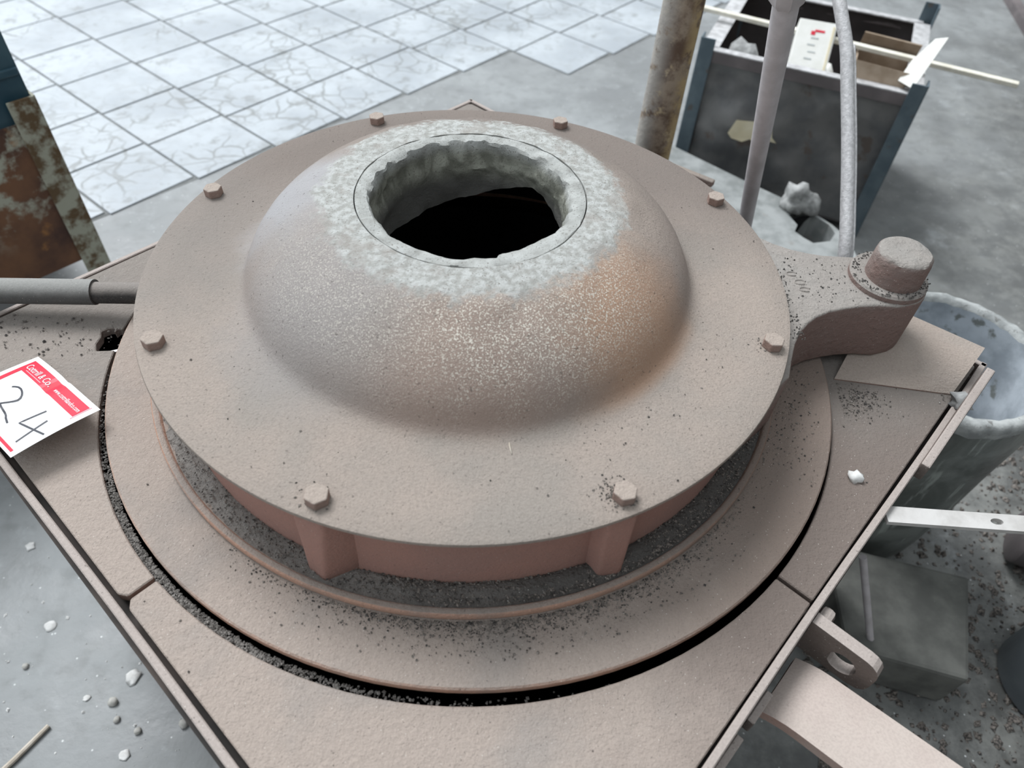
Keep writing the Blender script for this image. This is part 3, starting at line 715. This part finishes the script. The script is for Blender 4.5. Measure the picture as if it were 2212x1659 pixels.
# pale refractory block with a broken hole
def pale_block():
    t = thing('refractory_block', 'pale broken refractory block with a dark hole in front of the steel crate', 'block', (.60, .98, 0))
    zt = .20
    # rear straight edge and outline at the top face
    P = [(.48, 1.51), (.535, 1.440), (.730, 1.262), (.845, 1.165), (.905, 1.115), (.955, 1.050), (.985, .985), (.985, .90), (.94, .84), (.80, .78), (.50, .86), (.36, 1.10), (.36, 1.44)]
    hole0 = [(.885, .975), (.918, .985), (.934, 1.012), (.930, 1.042), (.905, 1.075), (.878, 1.086), (.858, 1.070), (.868, 1.035), (.858, 1.012), (.870, .992)]
    hole = [(.897 + 1.5 * (x - .897), 1.025 + 1.35 * (y - 1.025)) for x, y in hole0]
    bm = bmesh.new()
    def loop(pts):
        vs = [bm.verts.new((p[0], p[1], zt)) for p in pts]; return [bm.edges.new((vs[i], vs[(i + 1) % len(vs)])) for i in range(len(vs))]
    bmesh.ops.triangle_fill(bm, use_beauty=True, edges=loop(P) + loop(hole))
    ex = bmesh.ops.extrude_face_region(bm, geom=bm.faces[:])
    for v in ex['geom']:
        if isinstance(v, bmesh.types.BMVert): v.co.z = .001
    bmesh.ops.recalc_face_normals(bm, faces=bm.faces); me = bpy.data.meshes.new('block'); bm.to_mesh(me); bm.free()
    link('block', me, M_pale, t)
    G().lathe([(.09, .003), (.07, .19), (.068, .196)], 24, (.897, 1.025)).make('hole_lining', M_black, t, smooth=True)
    G().prism([(x, y) for x, y in [(.80, .93), (.97, .93), (.97, 1.13), (.80, 1.13)]], .002, .01).make('hole_bottom', M_black, t)  # black lining and bottom paint the shade inside the hole
pale_block()
def lump(name, c, r, m, label, cat, seed, squash=.7, rough=.45, freq=1.6, lift=None, group=None, sub=3):
    bm = bmesh.new(); bmesh.ops.create_icosphere(bm, subdivisions=sub, radius=1)
    for v in bm.verts:
        n = v.co.normalized(); f = 1 + rough * fbm(n + Vector((seed, seed * .3, 0)), freq, 4); v.co = Vector((n.x * r * f, n.y * r * f, max(-.55, n.z * f) * r * squash))
    me = bpy.data.meshes.new(name); 
    for f in bm.faces: f.smooth = True
    zmin = min(v.co.z for v in bm.verts)
    for v in bm.verts: v.co.z -= zmin
    bm.to_mesh(me); bm.free()
    o = link(name, me, m, None, c, world=False); return tag(o, label, cat, group)
lump('slag_lump', (.868, 1.125, .20), .045, M_ash, 'crumbly grey slag lump on the pale block beside its hole', 'slag', 3.1, 1.1, .7, 1.5)

# steel crate
def crate():
    O = Vector((.578, 1.517, 0)); rz = math.atan2(-.373, .928)
    t = thing('steel_crate', 'dark dented sheet steel crate with blue-grey corner posts', 'crate', tuple(O), rz)
    w, d, h = .635, .585, .468
    def dent(x, z, s): return .040 * fbm((x * 3 + s, z * 3, s), 1.3, 3) * min(1, 6 * min(x, w - x) / w, 6 * min(z, h - z) / h)
    G().grid(lambda u, v: Vector((u * w, .012 + dent(u * w, v * h, 1.0), .03 + v * (h - .035))), 36, 28, (0, .002, 0)).make('front_panel', M_darkpanel, t, world=False, auto=.8)
    G().grid(lambda u, v: Vector((u * w, d - .012 + dent(u * w, v * h, 4.0), .03 + v * (h - .035))), 20, 16, (0, .002, 0)).make('back_panel', M_panelback, t, world=False, auto=.8)
    for x in (.010, w - .012):
        G().grid(lambda u, v: Vector((x, u * d, .03 + v * (h - .035))), 6, 6, (.002, 0, 0)).make('side_panel', M_panelback, t, world=False)
    G().box((w / 2, d / 2, .035), (w - .02, d - .02, .004)).make('bottom_panel', M_panelback, t, world=False)
    # angle-iron top rails
    for (c, s) in (((w / 2, .004, h - .014), (w - .05, .004, .034)), ((w / 2, d - .004, h - .014), (w - .05, .004, .034)), ((.003, d / 2, h - .014), (.004, d - .05, .034)), ((w - .003, d / 2, h - .014), (.004, d - .05, .034))):
        r = G().box(c, s).make('top_rail', M_brown, t, world=False, bevel=.0008, seg=1)
        hz = s[0] > s[1]; c2 = (c[0], c[1] + (.012 if c[1] < d / 2 else -.012), h + .0035) if hz else (c[0] + (.024 if c[0] < w / 2 else -.024), c[1], h + .0035)
        s2 = (s[0], .028, .004) if hz else (.050, s[1], .004)
        G().box(c2, s2).make('rail_ledge', M_rim, r, world=False)
    for (x, y, sx, sy) in ((0, 0, 1, 1), (w, 0, -1, 1), (0, d, 1, -1), (w, d, -1, -1)):
        g = G(); zt = .505 if sy > 0 else .53
        g.box((x + sx * .021, y, zt / 2), (.042, .005, zt)); g.box((x, y + sy * .021, zt / 2), (.005, .042, zt))
        g.make('corner_post', M_bluepaint, t, world=False, bevel=.0008, seg=1)
    P = [(.150, .245), (.165, .292), (.225, .300), (.275, .292), (.283, .262), (.300, .245), (.268, .250), (.245, .232), (.22, .243), (.20, .230), (.165, .232)]
    g = G(); sy = lambda x, z: .012 + dent(x, (z - .03) * h / (h - .035), 1.0); n = len(P)
    V = [(x, sy(x, z) - .004, z) for x, z in P] + [(x, sy(x, z) - .0025, z) for x, z in P]
    g.add(V, [list(range(n)), list(range(n, 2 * n))[::-1]] + [[i, (i + 1) % n, n + (i + 1) % n, n + i] for i in range(n)]).make('torn_sticker', M_cream, t, world=False)
    return t
CR = crate(); CM = MW[CR]
def cl(x, y, z): return CM @ Vector((x, y, z))
lump('ash_heap', cl(.125, .10, .037), .085, M_ash, 'grey clinker lump heaped in the left end of the crate', 'slag', 8.2, 3.25, .4, 2.0)
def crate_goods():
    # white carton with cream edges standing in the crate
    t = thing('carton', 'white carton with cream edges and a red mark in the crate', 'box', cl(.32, .16, .037))
    u = (CM.to_3x3() @ Vector((1, 0, 0))); v = (CM.to_3x3() @ Vector((0, 1, 0))); zz = Vector((0, 0, 1))
    c = cl(.305, .135, .470); ax = (u * .97 + v * .1).normalized(); ay = (v * .80 + zz * .60 - u * .0); ay = (ay - ax * ay.dot(ax)).normalized(); az = ax.cross(ay)
    R = Matrix((ax, ay, az)).transposed()
    G().box(c, (.110, .175, .060), R).make('carton_body', M_white, t, bevel=.002, seg=1)
    q = c + az * .0305
    G().box(q - ay * .072, (.100, .006, .002), R).make('cream_edge', M_cream, t); G().box(q + ax * .047, (.006, .150, .002), R).make('cream_edge', M_cream, t)
    g = G().box(q + ay * .055 + ax * .01, (.028, .007, .0012), R); g.box(q + ay * .047 - ax * .008, (.012, .012, .0012), R); g.make('red_print', M_redink, t)
    for k in range(4): G().box(q + ay * (.032 - .022 * k) - ax * (.006 * (k % 2)), (.022, .004, .0012), R).make('grey_print', M_printgrey, t)
    G().bar(cl(.34, .20, .037), cl(.32, .17, .41), .09, .05).make('carton_support', M_cardb, t)
    # crumpled white bag next to it
    lump('paper_bag', cl(.372, .105, .037), .045, M_white, 'crumpled white paper bag beside the carton in the crate', 'bag', 5.5, 6.2, .3, 2.4)
    # open cardboard box
    t = thing('cardboard_box', 'open brown cardboard box with torn flaps in the right end of the crate', 'box', cl(.51, .2, .037))
    x0, x1, y0, y1, z1 = .435, .600, .050, .235, .470
    for (p, q) in (((x0, y0), (x1, y0)), ((x0, y1), (x1, y1)), ((x0, y0), (x0, y1)), ((x1, y0), (x1, y1))):
        G().bar(cl(*p, .27), cl(*q, .27), .004, .44).make('carton_wall', M_cardb, t)
    G().bar(cl(x0, y0 - .012, .492), cl(x1 - .02, y0 - .012, .486), .004, .05, (0, .3, 1)).make('flap', M_cardb, t)
    G().bar(cl(x0, y1 + .012, .500), cl(x1, y1 + .012, .494), .004, .06, (0, -.5, 1)).make('flap', M_cardb, t)
    # white card stuck in upright
    V = [cl(.558, .030, .492), cl(.600, .000, .49), cl(.640, .105, .60), cl(.612, .120, .585), cl(.575, .085, .53)]
    o = G(); n = len(V); off = Vector((0, .0, -.003)); nrm = (V[2] - V[0]).cross(V[1] - V[0]).normalized() * .002
    o.add(V + [q + nrm for q in V], [list(range(n)), list(range(n, 2 * n))[::-1]] + [[i, (i + 1) % n, n + (i + 1) % n, n + i] for i in range(n)])
    tag(o.make('card_flap', M_white, None, cl(.60, .06, .49)), 'white pointed piece of card standing at the right corner of the crate', 'card')
    a = Vector((.600, 1.765, .497)); b = Vector((1.430, 1.318, .508))
    o = G().bar(a, b, .022, .012).make('wooden_lath', M_lath, None, (a + b) / 2, bevel=.001, seg=1); tag(o, 'long pale wooden lath laid across the top of the crate', 'lath')
M_printgrey = simple('grey_print', (.45, .47, .46), (.55, .57, .56), 30, .7)
crate_goods()

# rusty stand with blue bin at the left
def left_bin():
    c = Vector((-.985, .765, 0)); rz = TH
    t = thing('rusty_stand', 'rust-eaten steel stand with peeling cream paint at the left edge', 'stand', tuple(c), rz)
    # local x along n1 (towards the right-rear), front face looks to -y
    G().box((-.36, .0, .37), (.68, .006, .36)).make('front_panel', M_rustbin, t, world=False)
    G().box((-.36, .50, .37), (.68, .006, .36)).make('back_panel', M_rustbin, t, world=False)
    for x in (-.70, -.02): G().box((x, .25, .37), (.006, .5, .36)).make('side_panel', M_rustbin, t, world=False)
    G().box((-.36, .25, .20), (.67, .49, .006)).make('bottom_panel', M_rustbin, t, world=False)
    for x, y, s, q in ((.0, -.006, -1, 1), (-.72, -.006, 1, 1), (0, .506, -1, -1), (-.72, .506, 1, -1)):
        g = G(); g.box((x + s * .028, y, .30), (.056, .006, .60)); g.box((x, y + q * .028, .30), (.006, .056, .60)); g.make('corner_leg', M_rustleg if s < 0 else M_rustbin, t, world=False, bevel=.001, seg=1)
    t2 = thing('blue_bin', 'dark blue painted steel bin standing in the rusty stand', 'bin', tuple(c + Vector((0, 0, .21))), rz)
    w0, w1, d0, d1 = -.66, -.004, .012, .46
    for (a, b) in (((w0, d0), (w1, d0)), ((w0, d1), (w1, d1)), ((w0, d0), (w0, d1)), ((w1, d0), (w1, d1))):
        G().bar((*a, .325), (*b, .325), .005, .64).make('bin_wall', M_bluebin, t2, world=False)
    for z in (.44, .57): G().bar((w0, d0 - .004, z), (w1, d0 - .004, z), .008, .016).make('pressed_rib', M_bluebin, t2, world=False, bevel=.003)
    for (a, b) in (((w0, d0), (w1, d0)), ((w0, d1), (w1, d1)), ((w0, d0), (w0, d1)), ((w1, d0), (w1, d1))): G().bar((*a, .645), (*b, .645), .016, .012).make('rim', M_bluebin, t2, world=False, bevel=.003)
    G().box(((w0 + w1) / 2, (d0 + d1) / 2, .006), (w1 - w0, d1 - d0, .006)).make('bin_bottom', M_bluebin, t2, world=False)
left_bin()

# things on the floor at the right
def right_floor():
    P = [(.715, .072), (.985, .010), (.905, -.195), (.700, -.145)]
    o = G().prism(P, 0, .115).make('stone_slab', M_slab, None, (.87, -.07, 0), bevel=.008, seg=2); tag(o, 'dirty grey slab lying on the floor below the flat strap', 'slab')
    o = G().tube([(.790, -.158, .004), (.733, -.114, .15), (.672, -.068, .305)], .0065, 10).make('thin_rod', M_rod, None, (.735, -.085, 0), auto=.8); tag(o, 'thin grey rod leaning beside the slab behind the lifting lug', 'rod')
    c = (1.145, -.155); t = thing('gas_cylinder', 'blue-grey steel cylinder standing at the lower right edge', 'cylinder', (*c, 0))
    G().lathe([(.0005, .0), (.10, .0), (.108, .01), (.108, .30), (.100, .335), (.08, .36), (.0005, .37)], 48, c).make('shell', M_cyl, t, smooth=True)
    G().lathe([(.1085, .20), (.111, .203), (.111, .215), (.1085, .218)], 48, c).make('band', M_cyl, t, smooth=True)
    c = Vector((1.235, .115, .062)); d = Vector((.55, -.25, 0)).normalized(); t = thing('drum', 'purple-brown round drum lying on its side at the right edge', 'drum', (c.x, c.y, 0))
    G().tube([c - d * .075, c - d * .07, c + d * .25], [.052, .060, .060], 32).make('drum_shell', M_brown, t, auto=.8)
    G().tube([c - d * .01, c + d * .004], .0625, 32).make('drum_hoop', M_brown, t, auto=.8)
right_floor()
o = G().bar((2.66, 3.70, .02), (2.50, 2.90, .02), .05, .04).make('dark_angle_bar', M_brown, None, (2.58, 3.3, 0)); tag(o, 'dark steel bar lying on the floor in the far right corner', 'bar')

# small litter on the floor
for i, (x, y, r, lb) in enumerate(((-.618, -.267, .0085, 'largest round grey pebble on the floor left of the table'), (-.600, -.296, .006, 'small pebble just below the largest pebble on the floor'), (-.557, -.313, .0068, 'middle-sized pebble just right of the small one below the largest pebble'), (-.800, -.212, .006, 'lone pebble on the floor near the left edge'), (-.482, -.297, .009, 'flat pebble on the floor beside the table rail, rightmost of the pebbles'))):
    lump('pebble', (x, y, 0), r, M_pebble, lb, 'pebble', i * 2.3 + 1, .85, .3, 1.2, group='pebbles on the floor', sub=2)
for i, (x, y, r, lb) in enumerate(((-.790, -.135, .011, 'white flake on the floor at the left edge above the lone pebble'), (-.600, -.222, .013, 'pale crumpled flake on the floor above the largest pebble'), (-.905, .030, .009, 'white flake on the floor just below the lot tag'), (-.566, -.352, .009, 'small white flake on the floor at the bottom edge'), (-.668, -.262, .006, 'tiny white flake left of the largest pebble'))):
    lump('flake', (x, y, 0), r, M_chip, lb, 'flake', i * 1.7 + 20, .3, .6, 2.2, group='white flakes on the floor', sub=2)
o = G().tube([(-.711, -.312, .005), (-.742, -.366, .005), (-.790, -.44, .005)], [.0042, .0048, .005], 8).make('wood_stick', M_wood, None, (-.742, -.366, 0), auto=.6); tag(o, 'short pale wooden stick on the floor at the bottom left', 'stick')
lump('plaster_chip', (.4655, -.1905, .6968), .008, M_chip, 'white chip lying against the mouth ring on the right plate', 'chip', 41, .7, .6, 2.0, sub=2)
sp = [(rnd(-1.4, -.3), rnd(-.6, .3), .0005, .0006 + .004 * random.random() ** 4) for _ in range(900)]
octas(sp, 'floor_crumbs', M_chip, 'pale crumbs strewn over the floor left of the table')
sp = [(rnd(.65, 1.5), rnd(-.55, .5), .001, .001 + .011 * random.random() ** 3) for _ in range(5000)]
octas(sp, 'floor_rubble', M_grit, 'dark rubble strewn over the floor at the lower right')
stub()
lump('metal_flake', (.638, -.064, .6972), .014, M_ash, 'torn grey metal flake at the right corner of the table', 'flake', 55, .7, .8, 2.4, sub=2)
o = G().tube([(.0555, -.266, .8300), (.0560, -.272, .8308), (.0585, -.2815, .8302)], [.0009, .0008, .0006], 6).make('straw_bit', M_wood, None, (.056, -.272, .829), smooth=True); tag(o, 'tiny straw splinter on the front of the lid flange', 'straw')
